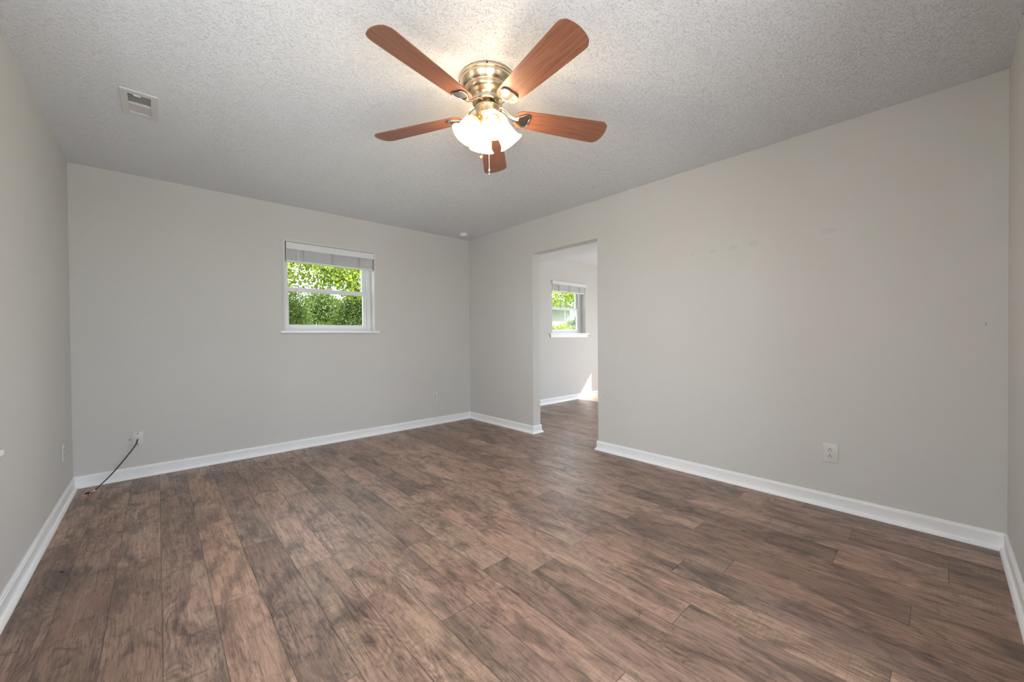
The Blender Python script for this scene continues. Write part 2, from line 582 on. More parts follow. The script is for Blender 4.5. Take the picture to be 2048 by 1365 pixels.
def build_floor():
    rnd = random.Random(21)
    verts, faces, uvs, tint, endg = [], [], [], [], []
    ymin, ymax = -D - WT, WT

    def quad(xa, xb, ya, yb, u0, v0, jn0, jn1, col):
        i = len(verts)
        verts.extend([(xa, ya, 0), (xb, ya, 0), (xb, yb, 0), (xa, yb, 0)])
        faces.append((i, i + 1, i + 2, i + 3))
        ua, ub = xa - u0, xb - u0
        uvs.extend([(ua, ya - v0), (ub, ya - v0), (ub, yb - v0), (ua, yb - v0)])
        tint.append(col)
        endg.extend([min(abs(y - jn0), abs(y - jn1)) for y in (ya, ya, yb, yb)])
    k = -3
    while X0 + k * PWID < X2 + WT:
        xa, xb = max(X0 + k * PWID, -W - WT), min(X0 + (k + 1) * PWID, X2 + WT)
        j = joint.get(k, -rnd.random() * PLEN)
        if xb <= xa:
            k += 1
            continue
        y = j
        while y > ymin:
            y -= PLEN
        while y < ymax:
            a, b = y, y + PLEN
            col = (rnd.random(), rnd.random(), rnd.random(), 1)
            for ya, yb in ((a, a + .02), (a + .02, b - .02), (b - .02, b)):   # end strips carry the joint
                ya_, yb_ = max(ya, ymin), min(yb, ymax)
                if yb_ - ya_ > 1e-5:
                    quad(xa, xb, ya_, yb_, X0 + k * PWID, a, a, b, col)
            y += PLEN
        k += 1
    me = bpy.data.meshes.new('floor')
    me.from_pydata(verts, [], faces)
    ul = me.uv_layers.new(name='plank')
    ul.data.foreach_set('uv', np.array(uvs, dtype=np.float32).ravel())
    ca = me.color_attributes.new('tint', 'FLOAT_COLOR', 'CORNER')
    ca.data.foreach_set('color', np.repeat(np.array(tint, dtype=np.float32), 4, axis=0).ravel())
    ea = me.attributes.new('endgap', 'FLOAT', 'CORNER')
    ea.data.foreach_set('value', np.array(endg, dtype=np.float32))
    me.materials.append(M['floor'])
    o = bpy.data.objects.new('floor', me)
    COL.objects.link(o)
    o['kind'] = 'structure'
    s = MB()
    s.box(-W - WT, X2 + WT, -D - WT, WT, -0.3, -0.001)
    sl = s.build('subfloor', M['board'], o)


build_floor()

BASE_PROF = [(0, 0.0895), (0.0065, 0.0895), (0.0095, 0.087), (0.0105, 0.082), (0.0105, 0.079), (0.0125, 0.0765), (0.0130, 0.0715),
             (0.0120, 0.068), (0.0120, 0.0235), (0.0165, 0.0225), (0.0210, 0.0190), (0.0250, 0.0125), (0.0272, 0.005), (0.0275, 0.0), (0, 0)]


def baseboard(name, path, before=None, after=None):
    """moulding on the right-hand side of the path; mitred at every turn"""
    P = [Vector(p) for p in path]
    full = ([Vector(before)] if before else []) + P + ([Vector(after)] if after else [])
    off = 1 if before else 0
    s = MB()
    rings = []
    for i in range(len(P)):
        k = i + off
        dp = (full[k] - full[k - 1]).normalized() if k > 0 else None
        dn = (full[k + 1] - full[k]).normalized() if k < len(full) - 1 else None
        dp = dp or dn
        dn = dn or dp
        n1, n2 = Vector((dp.y, -dp.x)), Vector((dn.y, -dn.x))
        mt = (n1 + n2)
        mt = mt / (1 + n1.dot(n2)) if (1 + n1.dot(n2)) > 1e-4 else n1
        rings.append([s.bm.verts.new((P[i].x + mt.x * t, P[i].y + mt.y * t, z)) for t, z in BASE_PROF])
    n = len(BASE_PROF)
    for a, b in zip(rings, rings[1:]):
        for q in range(n):
            r = (q + 1) % n
            s.bm.faces.new((a[q], a[r], b[r], b[q]))
    s.bm.faces.new(rings[0])
    s.bm.faces.new(rings[-1])
    o = s.build(name, M['trim'], smooth=True, angle=0.5)
    o['kind'] = 'structure'
    return o


baseboard('baseboard_left', [(-W, -D), (-W, 0)], before=(0, -D), after=(0, 0))
baseboard('baseboard_back', [(-W, 0), (0, 0)], before=(-W, -D), after=(0, -1))
baseboard('baseboard_right', [(0, 0), (0, OP1), (PT, OP1), (PT, 0)], before=(-1, 0), after=(1, 0))
baseboard('baseboard_right', [(PT, -D), (PT, OP0), (0, OP0), (0, -D)], after=(-1, -D))
baseboard('baseboard_front', [(0, -D), (DF[1], -D)], before=(0, 0))
baseboard('baseboard_far_back', [(PT, 0), (X2, 0)], before=(PT, -1), after=(X2, -1))
baseboard('baseboard_far_right', [(X2, 0), (X2, DE[1])], before=(0, 0))


# ------------------------------------------------------------------ windows
def window_unit(name, hole, glass_x, zr, mirror=None, casing=0.0, apron=False, stool=(0.05, 0.05), depth=0.10):
    """double-hung vinyl window set in a wall facing -y. hole x0,x1,z0,z1; glass_x = lower glass edges; zr = meeting rail z0,z1"""
    x0, x1, z0, z1 = hole
    g0, g1 = glass_x
    mt = mirror
    root = empty(name, (0, 0, 0))
    root['kind'] = 'structure'
    if mt is not None:
        root.matrix_world = mt
    s = MB()    # vinyl main frame in the reveal
    yf0, yf1 = depth, depth + 0.075
    fl, fr = max(0.012, g0 - x0 - 0.038), max(0.012, x1 - g1 - 0.042)
    s.box(x0, x0 + fl, yf0, yf1, z0, z1, 0.002)
    s.box(x1 - fr, x1, yf0, yf1, z0, z1, 0.002)
    s.box(x0 + fl, x1 - fr, yf0, yf1, z1 - 0.03, z1, 0.002)
    s.box(x0 + fl, x1 - fr, yf0, yf1, z0, z0 + 0.022, 0.002)
    s.build('window_frame', M['vinyl'], root)
    a, b = x0 + fl, x1 - fr
    for low in (True, False):
        s = MB()
        ys0, ys1 = (depth + 0.008, depth + 0.034) if low else (depth + 0.040, depth + 0.066)
        zb, zt = (z0 + 0.022, zr[1]) if low else (zr[0] + 0.006, z1 - 0.03)
        rb, rtp = (0.045, zr[1] - zr[0]) if low else (zr[1] - zr[0] - 0.006, 0.04)
        s.box(a, g0, ys0, ys1, zb, zt, 0.003)
        s.box(g1, b, ys0, ys1, zb, zt, 0.003)
        s.box(g0, g1, ys0, ys1, zb, zb + rb, 0.003)
        s.box(g0, g1, ys0, ys1, zt - rtp, zt, 0.003)
        sash = s.build('lower_sash' if low else 'upper_sash', M['vinyl'], root)
        p = MB()
        p.box(g0, g1, (ys0 + ys1) / 2 - 0.002, (ys0 + ys1) / 2 + 0.002, zb + rb, zt - rtp)
        p.build('pane', M['glass'], sash)
        if low:
            p = MB()
            xc = (a + b) / 2
            p.box(xc - 0.03, xc + 0.03, ys0 - 0.004, ys0 + 0.02, zt, zt + 0.012, 0.003)
            p.build('sash_lock', M['vinyl'], sash)
    # stool and trim
    s = MB()
    s.box(x0 - stool[0], x1 + stool[1], -0.034, 0.0, z0 - 0.024, z0, 0.006)
    s.box(x0 + 0.001, x1 - 0.001, -0.01, depth, z0 - 0.024, z0 + 0.0005)
    if apron:
        s.box(x0 - stool[0] + 0.03, x1 + stool[1] - 0.03, -0.016, 0.0, z0 - 0.072, z0 - 0.024, 0.003)
    s.build('window_sill', M['trim'], root)
    if casing > 0:
        s = MB()
        c = casing
        s.box(x0 - c, x0 - 0.001, -0.008, 0.0, z0, z1 + c, 0.002)
        s.box(x1 + 0.001, x1 + c, -0.008, 0.0, z0, z1 + c, 0.002)
        s.box(x0 - 0.001, x1 + 0.001, -0.008, 0.0, z1 + 0.001, z1 + c, 0.002)
        s.build('window_casing', M['casing'], root)
    return root


window_unit('window_1', W1, (-2.186, -1.428), (1.597, 1.643), casing=0.024)
window_unit('window_2', W2, (1.772, 2.492), (1.580, 1.622), apron=True, stool=(0.083, 0.075), depth=0.095)
# left wall: local x runs along +y, local -y points into the room
LM = Matrix.Translation((-W, 0, 0)) @ Matrix.Rotation(PI / 2, 4, 'Z')
window_unit('window_3', WL, (WL[0] + 0.07, WL[1] - 0.07), (1.35, 1.40), mirror=LM, stool=(0.05, STOOL_L))


def sliding_door(name, hole, mt):
    x0, x1, z0, z1 = hole
    root = empty(name, (0, 0, 0))
    root['kind'] = 'structure'
    root.matrix_world = mt
    s = MB()
    s.box(x0, x0 + 0.035, 0.03, 0.12, z0, z1)
    s.box(x1 - 0.035, x1, 0.03, 0.12, z0, z1)
    s.box(x0 + 0.035, x1 - 0.035, 0.03, 0.12, z1 - 0.03, z1)
    s.box(x0 + 0.035, x1 - 0.035, 0.03, 0.12, z0, z0 + 0.03)
    s.build('door_frame', M['vinyl'], root)
    xm = (x0 + x1) / 2
    for i, (a, b, y) in enumerate(((x0 + 0.035, xm + 0.025, 0.04), (xm - 0.025, x1 - 0.035, 0.08))):
        s = MB()
        s.box(a, a + 0.05, y, y + 0.03, z0 + 0.03, z1 - 0.03, 0.003)
        s.box(b - 0.05, b, y, y + 0.03, z0 + 0.03, z1 - 0.03, 0.003)
        s.box(a + 0.05, b - 0.05, y, y + 0.03, z1 - 0.08, z1 - 0.03, 0.003)
        s.box(a + 0.05, b - 0.05, y, y + 0.03, z0 + 0.03, z0 + 0.09, 0.003)
        pnl = s.build('door_panel', M['vinyl'], root)
        p = MB()
        p.box(a + 0.05, b - 0.05, y + 0.013, y + 0.017, z0 + 0.09, z1 - 0.08)
        p.build('pane', M['glass'], pnl)
        if i == 0:
            p = MB()
            p.box(b - 0.035, b - 0.015, y - 0.02, y, 0.95, 1.15, 0.004)
            p.build('door_handle', M['nickel'], pnl)


# far wall of the adjoining room: local x runs along -y, local -y points to -x
EM = Matrix.Translation((X2, 0, 0)) @ Matrix.Rotation(-PI / 2, 4, 'Z')
sliding_door('door_1', (-DE[1], -DE[0], DE[2], DE[3]), EM)
FM = Matrix.Translation((0, -D, 0)) @ Matrix.Rotation(PI, 4, 'Z')
sliding_door('fill_door_front', (-DF[1], -DF[0], DF[2], DF[3]), FM)
sliding_door('fill_door_adjoining', (-DG[1], -DG[0], DG[2], DG[3]), FM)


# ------------------------------------------------------------------ raised blinds
def blind(hole, valance, zbot, wand_x, wand_z, label):
    x0, x1 = hole[0] + 0.006, hole[1] - 0.006
    vx0, vx1, vz0, vz1 = valance
    root = empty('window_blind', ((x0 + x1) / 2, 0.03, vz1), label, 'window blind', 'raised faux-wood blinds')
    mt = Matrix.Translation(-Vector(root.location))
    def B(*a):
        return s.box(*a, mat=mt)
    s = MB()
    B(vx0, vx1, -0.022, -0.010, vz0, vz1, 0.004)
    B(vx0, vx0 + 0.010, -0.010, 0.03, vz0, vz1, 0.003)
    B(vx1 - 0.010, vx1, -0.010, 0.03, vz0, vz1, 0.003)
    s.build('valance', M['blind'], root)
    s = MB()
    B(x0 + 0.012, x1 - 0.012, 0.0, 0.055, vz0 + 0.012, vz1 - 0.002)
    s.build('head_rail', M['blind'], root)
    n = 15
    zt = vz0 + 0.012
    zb = zbot + 0.022
    rnd = random.Random(int(x0 * 100))
    for i in range(n):
        z = zt - (i + 0.5) * (zt - zb) / n
        s = MB()
        j = rnd.uniform(-0.0035, 0.0035)
        B(x0 + 0.004, x1 - 0.004, 0.002 + j, 0.052 + j, z - 0.0028, z + 0.0028, 0.0012)
        s.build('slat', M['slat'], root)
    s = MB()
    B(x0 + 0.004, x1 - 0.004, 0.0, 0.054, zbot, zbot + 0.020, 0.004)
    s.build('bottom_rail', M['blind'], root)
    for fx in (0.18, 0.5, 0.82):
        s = MB()
        xc = x0 + (x1 - x0) * fx
        B(xc - 0.009, xc + 0.009, -0.003, -0.0016, zbot + 0.012, zt)
        s.build('ladder_tape', M['tape'], root)
    s = MB()
    s.tube([mt @ Vector((wand_x, -0.008, vz0 + 0.005)), mt @ Vector((wand_x + 0.006, -0.012, wand_z + 0.10)), mt @ Vector((wand_x + 0.008, -0.012, wand_z))],
           [0.0046, 0.0046, 0.0070], 8)
    s.build('tilt_wand', M['blind'], root, smooth=True)
    return root


blind(W1, (-2.232, -1.346, 2.006, 2.074), 1.884, -2.125, 1.478, 'raised white slatted blind hanging in the back window nearest the left corner')
blind(W2, (1.688, 2.613, 1.996, 2.056), 1.880, 1.885, 1.455, 'raised white slatted blind over the window seen through the doorway')

# ------------------------------------------------------------------ ceiling fan
FX, FY, BZ = -1.9071, -2.7922, 2.266
fan = empty('ceiling_fan', (FX, FY, H), 'five-blade flush ceiling fan with cherry blades and four lit bell shades', 'ceiling fan')
Z = lambda z: z - H
s = MB()
s.lathe([(0, Z(2.44)), (0.139, Z(2.44)), (0.141, Z(2.437)), (0.141, Z(2.428)), (0.138, Z(2.424)), (0.136, Z(2.422)), (0.139, Z(2.419)), (0.1395, Z(2.413)), (0.136, Z(2.408)),
         (0.133, Z(2.400)), (0.126, Z(2.388)), (0.119, Z(2.382)), (0.116, Z(2.378)), (0.116, Z(2.374)), (0, Z(2.374))], 64)
s.build('canopy', M['nickel'], fan, True, 0.9)
s = MB()
s.lathe([(0, Z(2.374)), (0.1125, Z(2.374)), (0.1120, Z(2.370)), (0.1095, Z(2.364)), (0.1045, Z(2.358)), (0.0980, Z(2.353)), (0.0900, Z(2.3475)), (0.0835, Z(2.3415)), (0.0795, Z(2.335)), (0.078, Z(2.328)),
         (0.0775, Z(2.318)), (0.075, Z(2.313)), (0.066, Z(2.3105)), (0, Z(2.3105))], 64)
s.build('motor_housing', M['nickel'], fan, True, 0.9)
s = MB()
s.lathe([(0, Z(2.3105)), (0.032, Z(2.3105)), (0.030, Z(2.307)), (0.030, Z(2.297)), (0, Z(2.297))], 40)
s.build('neck', M['nickel'], fan, True)
s = MB()
s.lathe([(0, Z(2.297)), (0.060, Z(2.297)), (0.0635, Z(2.294)), (0.0635, Z(2.289)), (0.0620, Z(2.287)), (0.0615, Z(2.252)), (0.058, Z(2.244)), (0.048, Z(2.237)), (0.034, Z(2.231)),
         (0.022, Z(2.222)), (0.017, Z(2.212)), (0.012, Z(2.207)), (0.008, Z(2.199)), (0, Z(2.196))], 48)
s.build('light_fitter', M['nickel'], fan, True, 0.7)
for a in (-2.25, -0.7, 0.85, 2.4):
    s = MB()
    s.sphere((0.142 * math.cos(a), 0.142 * math.sin(a), Z(2.4325)), 0.0045, seg=10)
    s.build('canopy_screw', M['darkscrew'], fan, True)


def blade_outline():
    r0, r1 = 0.148, 0.6486
    w0, w1 = 0.055, 0.0776
    half = []
    # rounded root shoulder
    for i in range(9):
        a = i / 8 * PI / 2
        half.append((r0 + 0.045 * (1 - math.cos(a)) if i else r0, 0.022 + (w0 - 0.022) * math.sin(a)))
    half.append((r0 + 0.15, 0.0625))
    half.append((r0 + 0.30, 0.0700))
    half.append((r1 - 0.028, w1 - 0.0005))
    half.append((r1 - 0.010, w1 - 0.0020))
    half.append((r1 + 0.0005, w1 - 0.0090))
    for i in range(1, 9):
        f = 1 - i / 8
        y = (w1 - 0.010) * f
        half.append((r1 + 0.002 + 0.022 * (1 - (y / w1) ** 2), y))
    top = half
    bot = [(x, -y) for x, y in reversed(half) if y > 1e-6]
    return top + bot


def medallion_outline(k, cx):
    pts = []
    n = 40
    for i in range(n):
        a = 2 * PI * i / n
        # shield: blunt rounded outer edge, pointed towards the hub
        c, sn = math.cos(a), math.sin(a)
        r = 0.0365 * (1 - 0.17 * math.cos(3 * a)) * (1.0 + 0.06 * c)
        pts.append((cx + k * r * c * 1.02, k * r * sn * 1.08))
    return pts


ANG0 = 3.3242
DROOP = [0.0251, 0.0044, -0.0058, -0.0145, -0.0093]
for k in range(5):
    ang = ANG0 + k * 2 * PI / 5
    mt = (Matrix.Translation((0, 0, Z(BZ))) @ Matrix.Rotation(ang, 4, 'Z') @ Matrix.Rotation(-math.atan(DROOP[k] / 0.65), 4, 'Y')
          @ Matrix.Rotation(-0.2269, 4, 'X'))
    s = MB()
    s.prism(blade_outline(), -0.003, 0.003, 0.0012)
    b = s.build('blade', M['blade'], fan)
    b.matrix_local = mt
    s = MB()
    s.prism(medallion_outline(1.0, 0.190), -0.0075, -0.0032, 0.0015)
    arm = [(0.060, 0, 0.040), (0.078, 0, 0.040), (0.098, 0, 0.028), (0.118, 0, 0.008), (0.138, 0, -0.006), (0.165, 0, -0.008)]
    s.tube(arm, [0.016, 0.014, 0.0115, 0.0105, 0.012, 0.016], 12, flat=(1.0, 0.38))
    ring = medallion_outline(1.0, 0.190)
    s.tube([(x, y, -0.0080) for x, y in ring + ring[:2]], 0.0030, 8, caps=False)
    s.build('blade_arm', M['dark_nickel'], b, True)

# bell shades: one towards the camera, the rest at right angles
cam_az = math.atan2(-4.3705 - FY, -3.1836 - FX)
for k in range(4):
    az = cam_az + 0.27 + k * PI / 2
    dirv = Vector((math.cos(az) * 0.080, math.sin(az) * 0.080, -0.105)).normalized()
    q = Vector((0, 0, 1)).rotation_difference(dirv).to_matrix().to_4x4()
    org = Vector((math.cos(az) * 0.060, math.sin(az) * 0.060, Z(2.226)))
    mt = Matrix.Translation(org) @ q
    s = MB()
    outer = [(0.024, 0.000), (0.030, 0.003), (0.038, 0.011), (0.0435, 0.022), (0.0465, 0.036), (0.0475, 0.052), (0.0485, 0.068), (0.0505, 0.084), (0.0545, 0.097),
             (0.0610, 0.107), (0.0675, 0.112), (0.0685, 0.1145)]
    inner = [(r - 0.003, z + (0.003 if i == 0 else 0)) for i, (r, z) in enumerate(outer[:-1])]
    s.lathe(outer + [(0.0665, 0.115)] + inner[::-1], 40)
    sh = s.build('glass_shade', M['shade'], fan, True, 1.2)
    sh.matrix_local = mt
    s = MB()
    s.sphere((0, 0, 0.060), 0.026, sz=1.15, seg=20)
    s.lathe([(0.012, 0.010), (0.013, 0.030), (0.020, 0.040)], 16)
    s.build('bulb', M['bulb'], sh, True)
    s = MB()
    s.lathe([(0, -0.030), (0.012, -0.030), (0.013, -0.014), (0.026, -0.006), (0.0275, 0.006), (0.0255, 0.008), (0.018, 0.008), (0.016, 0.012), (0, 0.012)], 24)
    s.build('socket_cup', M['brass'], sh, True)
    ld = bpy.data.lights.new('bulb_light', 'POINT')
    ld.energy = BULB_POWER
    ld.color = (1.0, 0.80, 0.56)
    ld.shadow_soft_size = 0.028
    lo = bpy.data.objects.new('bulb_light', ld)
    COL.objects.link(lo)
    lo.parent = fan
    lo.matrix_local = mt @ Matrix.Translation((0, 0, 0.094))


def pull_chain(lat, fwd, ztop, zend, kind):
    """lat = metres to the right of the fan axis as the camera sees it, fwd = metres towards the camera"""
    px, py = lat * rt.x - fwd * fw.x, lat * rt.y - fwd * fw.y
    s = MB()
    step = 0.0052
    z = ztop
    while z > zend + 0.03:
        s.sphere((px, py, Z(z)), 0.0019, seg=6)
        z -= step
    s.tube([(px, py, Z(ztop)), (px, py, Z(zend + 0.03))], 0.0007, 6)
    ch = s.build('pull_chain', M['chain'], fan, True)
    s = MB()
    mt_ = Matrix.Translation((px, py, Z(zend)))
    if kind == 0:      # open teardrop ring with a small bulb-shaped weight
        s.tube([(px + rt.x * x, py + rt.y * x, Z(zend + z)) for x, z in [(0, .034), (.005, .026), (.009, .016), (.009, .010), (0, .004), (-.009, .010), (-.009, .016), (-.005, .026), (0, .034)]], 0.0017, 8)
        s.lathe([(0, 0), (0.004, 0.001), (0.007, 0.006), (0.007, 0.010), (0.003, 0.016), (0, 0.018)], 16, mt_)
    else:
        s.lathe([(0, 0), (0.004, 0.001), (0.0062, 0.006), (0.0065, 0.012), (0.0050, 0.022), (0.0030, 0.031), (0, 0.034)], 16, mt_)
    s.build('pendant', M['brass'] if kind == 0 else M['dark_nickel'], ch, True)
    return px, py


px, py = pull_chain(-0.030, 0.066, 2.272, 2.003, 0)
s = MB()
s.tube([(px * 0.72, py * 0.72, Z(2.278)), (px, py, Z(2.278)), (px * 1.03, py * 1.03, Z(2.268)), (px, py, Z(2.225)), (px, py, Z(2.175))], [0.004, 0.004, 0.0035, 0.003, 0.0025], 8)
s.build('chain_switch', M['brass'], fan, True)
pull_chain(0.006, -0.004, 2.196, 1.951, 1)

# ------------------------------------------------------------------ ceiling vent
vent = empty('ceiling_vent', (-3.239, -1.330, H), 'white louvred air vent set in the popcorn ceiling by the left wall', 'air vent')
mt = Matrix.Translation((3.239, 1.330, -H))
vx0, vx1, vy0, vy1 = -3.315, -3.164, -1.482, -1.178
hx0, hx1, hy0, hy1 = VENT
s = MB()
zt, zb = H, H - 0.007
for a in ((vx0, hx0, vy0, vy1), (hx1, vx1, vy0, vy1), (hx0, hx1, vy0, hy0), (hx0, hx1, hy1, vy1)):
    s.box(a[0], a[1], a[2], a[3], zb, zt, mat=mt)
s.build('face_plate', M['vent'], vent)
s = MB()
ym = (hy0 + hy1) / 2
s.box(hx0, hx1, ym - 0.006, ym + 0.006, zb - 0.001, zt + 0.006, mat=mt)
s.build('centre_bar', M['vent'], vent)
for half in (0, 1):
    n = 9
    ya, yb = (hy0 + 0.004, ym - 0.008) if half == 0 else (ym + 0.008, hy1 - 0.004)
    for i in range(n):
        yy = ya + (i + 0.5) * (yb - ya) / n
        s = MB()
        ang = math.radians(42) if half == 0 else math.radians(-10)
        hw = 0.0065 if half == 0 else 0.0040
        s.box(hx0, hx1, -hw, hw, -0.0005, 0.0005, mat=mt @ Matrix.Translation((0, yy, H + 0.001)) @ Matrix.Rotation(ang, 4, 'X'))
        s.build('louvre', M['ventslat'], vent)
s = MB()
s.box(hx0 + 0.022, hx0 + 0.052, hy0 - 0.002, hy0 + 0.012, zb - 0.006, zb + 0.004, 0.002, mat=mt)
s.build('damper_lever', M['vent'], vent)
s = MB()
for a in ((hx0, hx0 + 0.002, hy0, hy1), (hx1 - 0.002, hx1, hy0, hy1), (hx0, hx1, hy0, hy0 + 0.002), (hx0, hx1, hy1 - 0.002, hy1)):
    s.box(a[0], a[1], a[2], a[3], H + 0.008, H + 0.16, mat=mt)
s.box(hx0, hx1, hy0, hy1, H + 0.16, H + 0.162, mat=mt)
s.build('duct_boot', M['duct'], vent)

# ------------------------------------------------------------------ smoke detector
det = empty('smoke_detector', (-0.262, -0.256, H), 'small round white detector on the ceiling in the far corner', 'smoke detector')
s = MB()
s.lathe([(0, 0), (0.053, 0), (0.054, -0.003), (0.054, -0.011), (0.052, -0.013), (0.050, -0.014), (0.049, -0.024), (0.043, -0.031), (0.030, -0.034), (0, -0.035)], 40)
s.build('detector_body', M['detector'], det, True, 0.7)
s = MB()
s.lathe([(0, -0.0345), (0.008, -0.0345), (0.008, -0.0375), (0.006, -0.039), (0, -0.039)], 16, Matrix.Translation((-0.015, -0.012, 0)))
s.build('test_button', M['plate'], det, True)
s = MB()
for i in range(16):
    a = 2 * PI * i / 16
    s.box(-0.003, 0.003, -0.0015, 0.0015, -0.021, -0.017, mat=Matrix.Rotation(a, 4, 'Z') @ Matrix.Translation((0.0487, 0, 0)) @ Matrix.Rotation(PI / 2, 4, 'Z'))
s.build('vent_slots', M['dark'], det)


# ------------------------------------------------------------------ outlets (built facing local -y)
def outlet(mt, label, w=0.080, h=0.124, tilt=0.0):
    root = empty('wall_outlet', (0, 0, 0), label, 'electrical outlet', None)
    root.matrix_world = mt @ Matrix.Rotation(tilt, 4, 'Y')
    s = MB()
    s.box(-w / 2, w / 2, -0.0065, 0.0, -h / 2, h / 2, 0.0035)
    s.build('cover_plate', M['plate'], root, True, 0.7)
    for sz in (1, -1):
        zc = sz * 0.0197
        s = MB()
        poly = []
        for i in range(32):
            a = 2 * PI * i / 32
            x, z = 0.0172 * math.cos(a), 0.0172 * math.sin(a)
            poly.append((x, max(-0.0140, min(0.0140, z))))
        lo = [s.bm.verts.new((x, -0.0062, zc + z)) for x, z in poly]
        hi = [s.bm.verts.new((x, -0.0086, zc + z)) for x, z in poly]
        s.bm.faces.new(hi)
        for i in range(32):
            j = (i + 1) % 32
            s.bm.faces.new((lo[i], lo[j], hi[j], hi[i]))
        rec = s.build('receptacle', M['plate'], root)
        s = MB()
        s.box(-0.0085, -0.0058, -0.0090, -0.0080, zc - 0.0075, zc + 0.0022)
        s.box(0.0058, 0.0085, -0.0090, -0.0080, zc - 0.0070, zc + 0.0018)
        s.lathe([(0, 0), (0.0034, 0), (0.0034, 0.001), (0, 0.001)], 14, Matrix.Translation((0, -0.0080, zc + 0.0078)) @ Matrix.Rotation(PI / 2, 4, 'X'))
        s.build('slots', M['dark'], rec)
    s = MB()
    s.sphere((0, -0.0067, 0), 0.0032, sy=0.4, seg=10)
    s.build('plate_screw', M['screw'], root, True)
    return root


RM = Matrix.Rotation(-PI / 2, 4, 'Z')       # local -y -> -x
outlet(Matrix.Translation((0, -3.893, 0.352)) @ RM, 'light grey duplex outlet low on the right wall below the paint smears', tilt=0.01)
outlet(Matrix.Translation((-0.559, 0, 0.353)), 'small duplex outlet low on the back wall near the far corner', w=0.074, h=0.118)
outlet(Matrix.Translation((-W, -0.418, 0.361)) @ Matrix.Rotation(PI / 2, 4, 'Z'), 'outlet seen edge-on, low on the left wall near the corner', w=0.074, h=0.118)

# coax wall plate and its cable
pl = empty('cable_wall_plate', (-3.311, 0, 0.311), 'off-white wall plate with a black cable plugged into its middle', 'wall plate')
s = MB()
s.box(-0.034, 0.034, -0.006, 0, -0.059, 0.059, 0.003)
s.build('cover_plate', M['plate'], pl, True, 0.7)
for z in (0.047, -0.042):
    s = MB()
    s.sphere((0.0, -0.0062, z), 0.0042, sy=0.4, seg=12)
    s.build('plate_screw', M['darkscrew'], pl, True)
s = MB()
s.lathe([(0, 0), (0.0075, 0), (0.0075, 0.004), (0.0055, 0.004), (0.0055, 0.013), (0, 0.013)], 12, Matrix.Translation((0, -0.005, 0)) @ Matrix.Rotation(PI / 2, 4, 'X'))
s.build('jack', M['screw'], pl, True, 0.5)

CAM = Vector((-3.1836, -4.3705, 1.1105))


def on_ray(x, y, Y):
    """point on the sight line of photo pixel (x, y) at depth plane y = Y"""
    d = fw + r2 * ((x - 1024) / F_PX) - u2 * ((y - 682.5) / F_PX)
    return CAM + d * ((Y - CAM.y) / d.y)


path = []
d_ = fw + r2 * ((187.5 - 1024) / F_PX) - u2 * ((983.5 - 682.5) / F_PX)
tip_ = CAM + d_ * ((0.0062 - CAM.z) / d_.z)         # where the cable meets the floor
ctrl = [(1325, 305), (1316, 350), (1285, 405), (1180, 540), (1000, 755), (850, 912)]
for i, (a, b) in enumerate(ctrl):
    f_ = (1325 - a) / (1325 - 663)
    path.append(on_ray(100 + a / 7.583, 840 + b / 7.583, -0.016 - 0.014 * min(1, i) * (1 - f_) + (tip_.y + 0.016) * f_))
path.append(tip_)
cab = empty('coaxial_cable', path[-1], 'black coaxial cable sagging from the wall plate to the floor corner', 'cable')
mt = Matrix.Translation(-path[-1])


def smooth_path(pts, n=6):
    out = []
    for i in range(len(pts) - 1):
        p0, p1, p2, p3 = pts[max(i - 1, 0)], pts[i], pts[i + 1], pts[min(i + 2, len(pts) - 1)]
        for k in range(n):
            t = k / n
            out.append(0.5 * ((2 * p1) + (p2 - p0) * t + (2 * p0 - 5 * p1 + 4 * p2 - p3) * t * t + (3 * p1 - p0 - 3 * p2 + p3) * t ** 3))
    out.append(pts[-1])
    return out


s = MB()
s.tube([mt @ p for p in smooth_path(path)], 0.0042, 10)
s.build('cable_jacket', M['cable'], cab, True)
e0 = path[-1]
dirc = Vector((-0.55, -0.83, 0)).normalized()
s = MB()
q = Vector((0, 0, 1)).rotation_difference(dirc).to_matrix().to_4x4()
cm = Matrix.Translation((0, 0, 0.003)) @ q @ Matrix.Scale(1.4, 4)
s.lathe([(0, -0.012), (0.0050, -0.012), (0.0055, 0.006), (0.0048, 0.010), (0, 0.010)], 12, cm)
s.build('crimp_sleeve', M['pale'], cab, True)
s = MB()
s.lathe([(0, 0.012), (0.0066, 0.012), (0.0072, 0.020), (0.0066, 0.034), (0, 0.034)], 12, cm @ Matrix.Translation((0, 0, -0.002)))
s.build('red_boot', M['red'], cab, True)
s = MB()
for (dx, dy, dz) in ((0.032, 0.018, -0.006), (0.034, -0.016, -0.006), (0.046, 0.006, -0.006), (0.020, 0.022, 0.010), (0.026, -0.020, 0.004)):
    base = dirc * 0.036
    side = Vector((-dirc.y, dirc.x, 0))
    tip = dirc * (0.022 + dx * 1.3) + side * dy * 1.4 + Vector((0, 0, dz))
    s.tube([base, (base + tip) / 2 + Vector((0, 0, 0.004)), tip], [0.0042, 0.0034, 0.0020], 6)
s.build('frayed_strands', M['pale'], cab, True)
s = MB()
s.lathe([(0, 0.028), (0.0085, 0.028), (0.0085, 0.040), (0, 0.040)], 6, cm)
s.build('connector_nut', M['darkscrew'], cab)

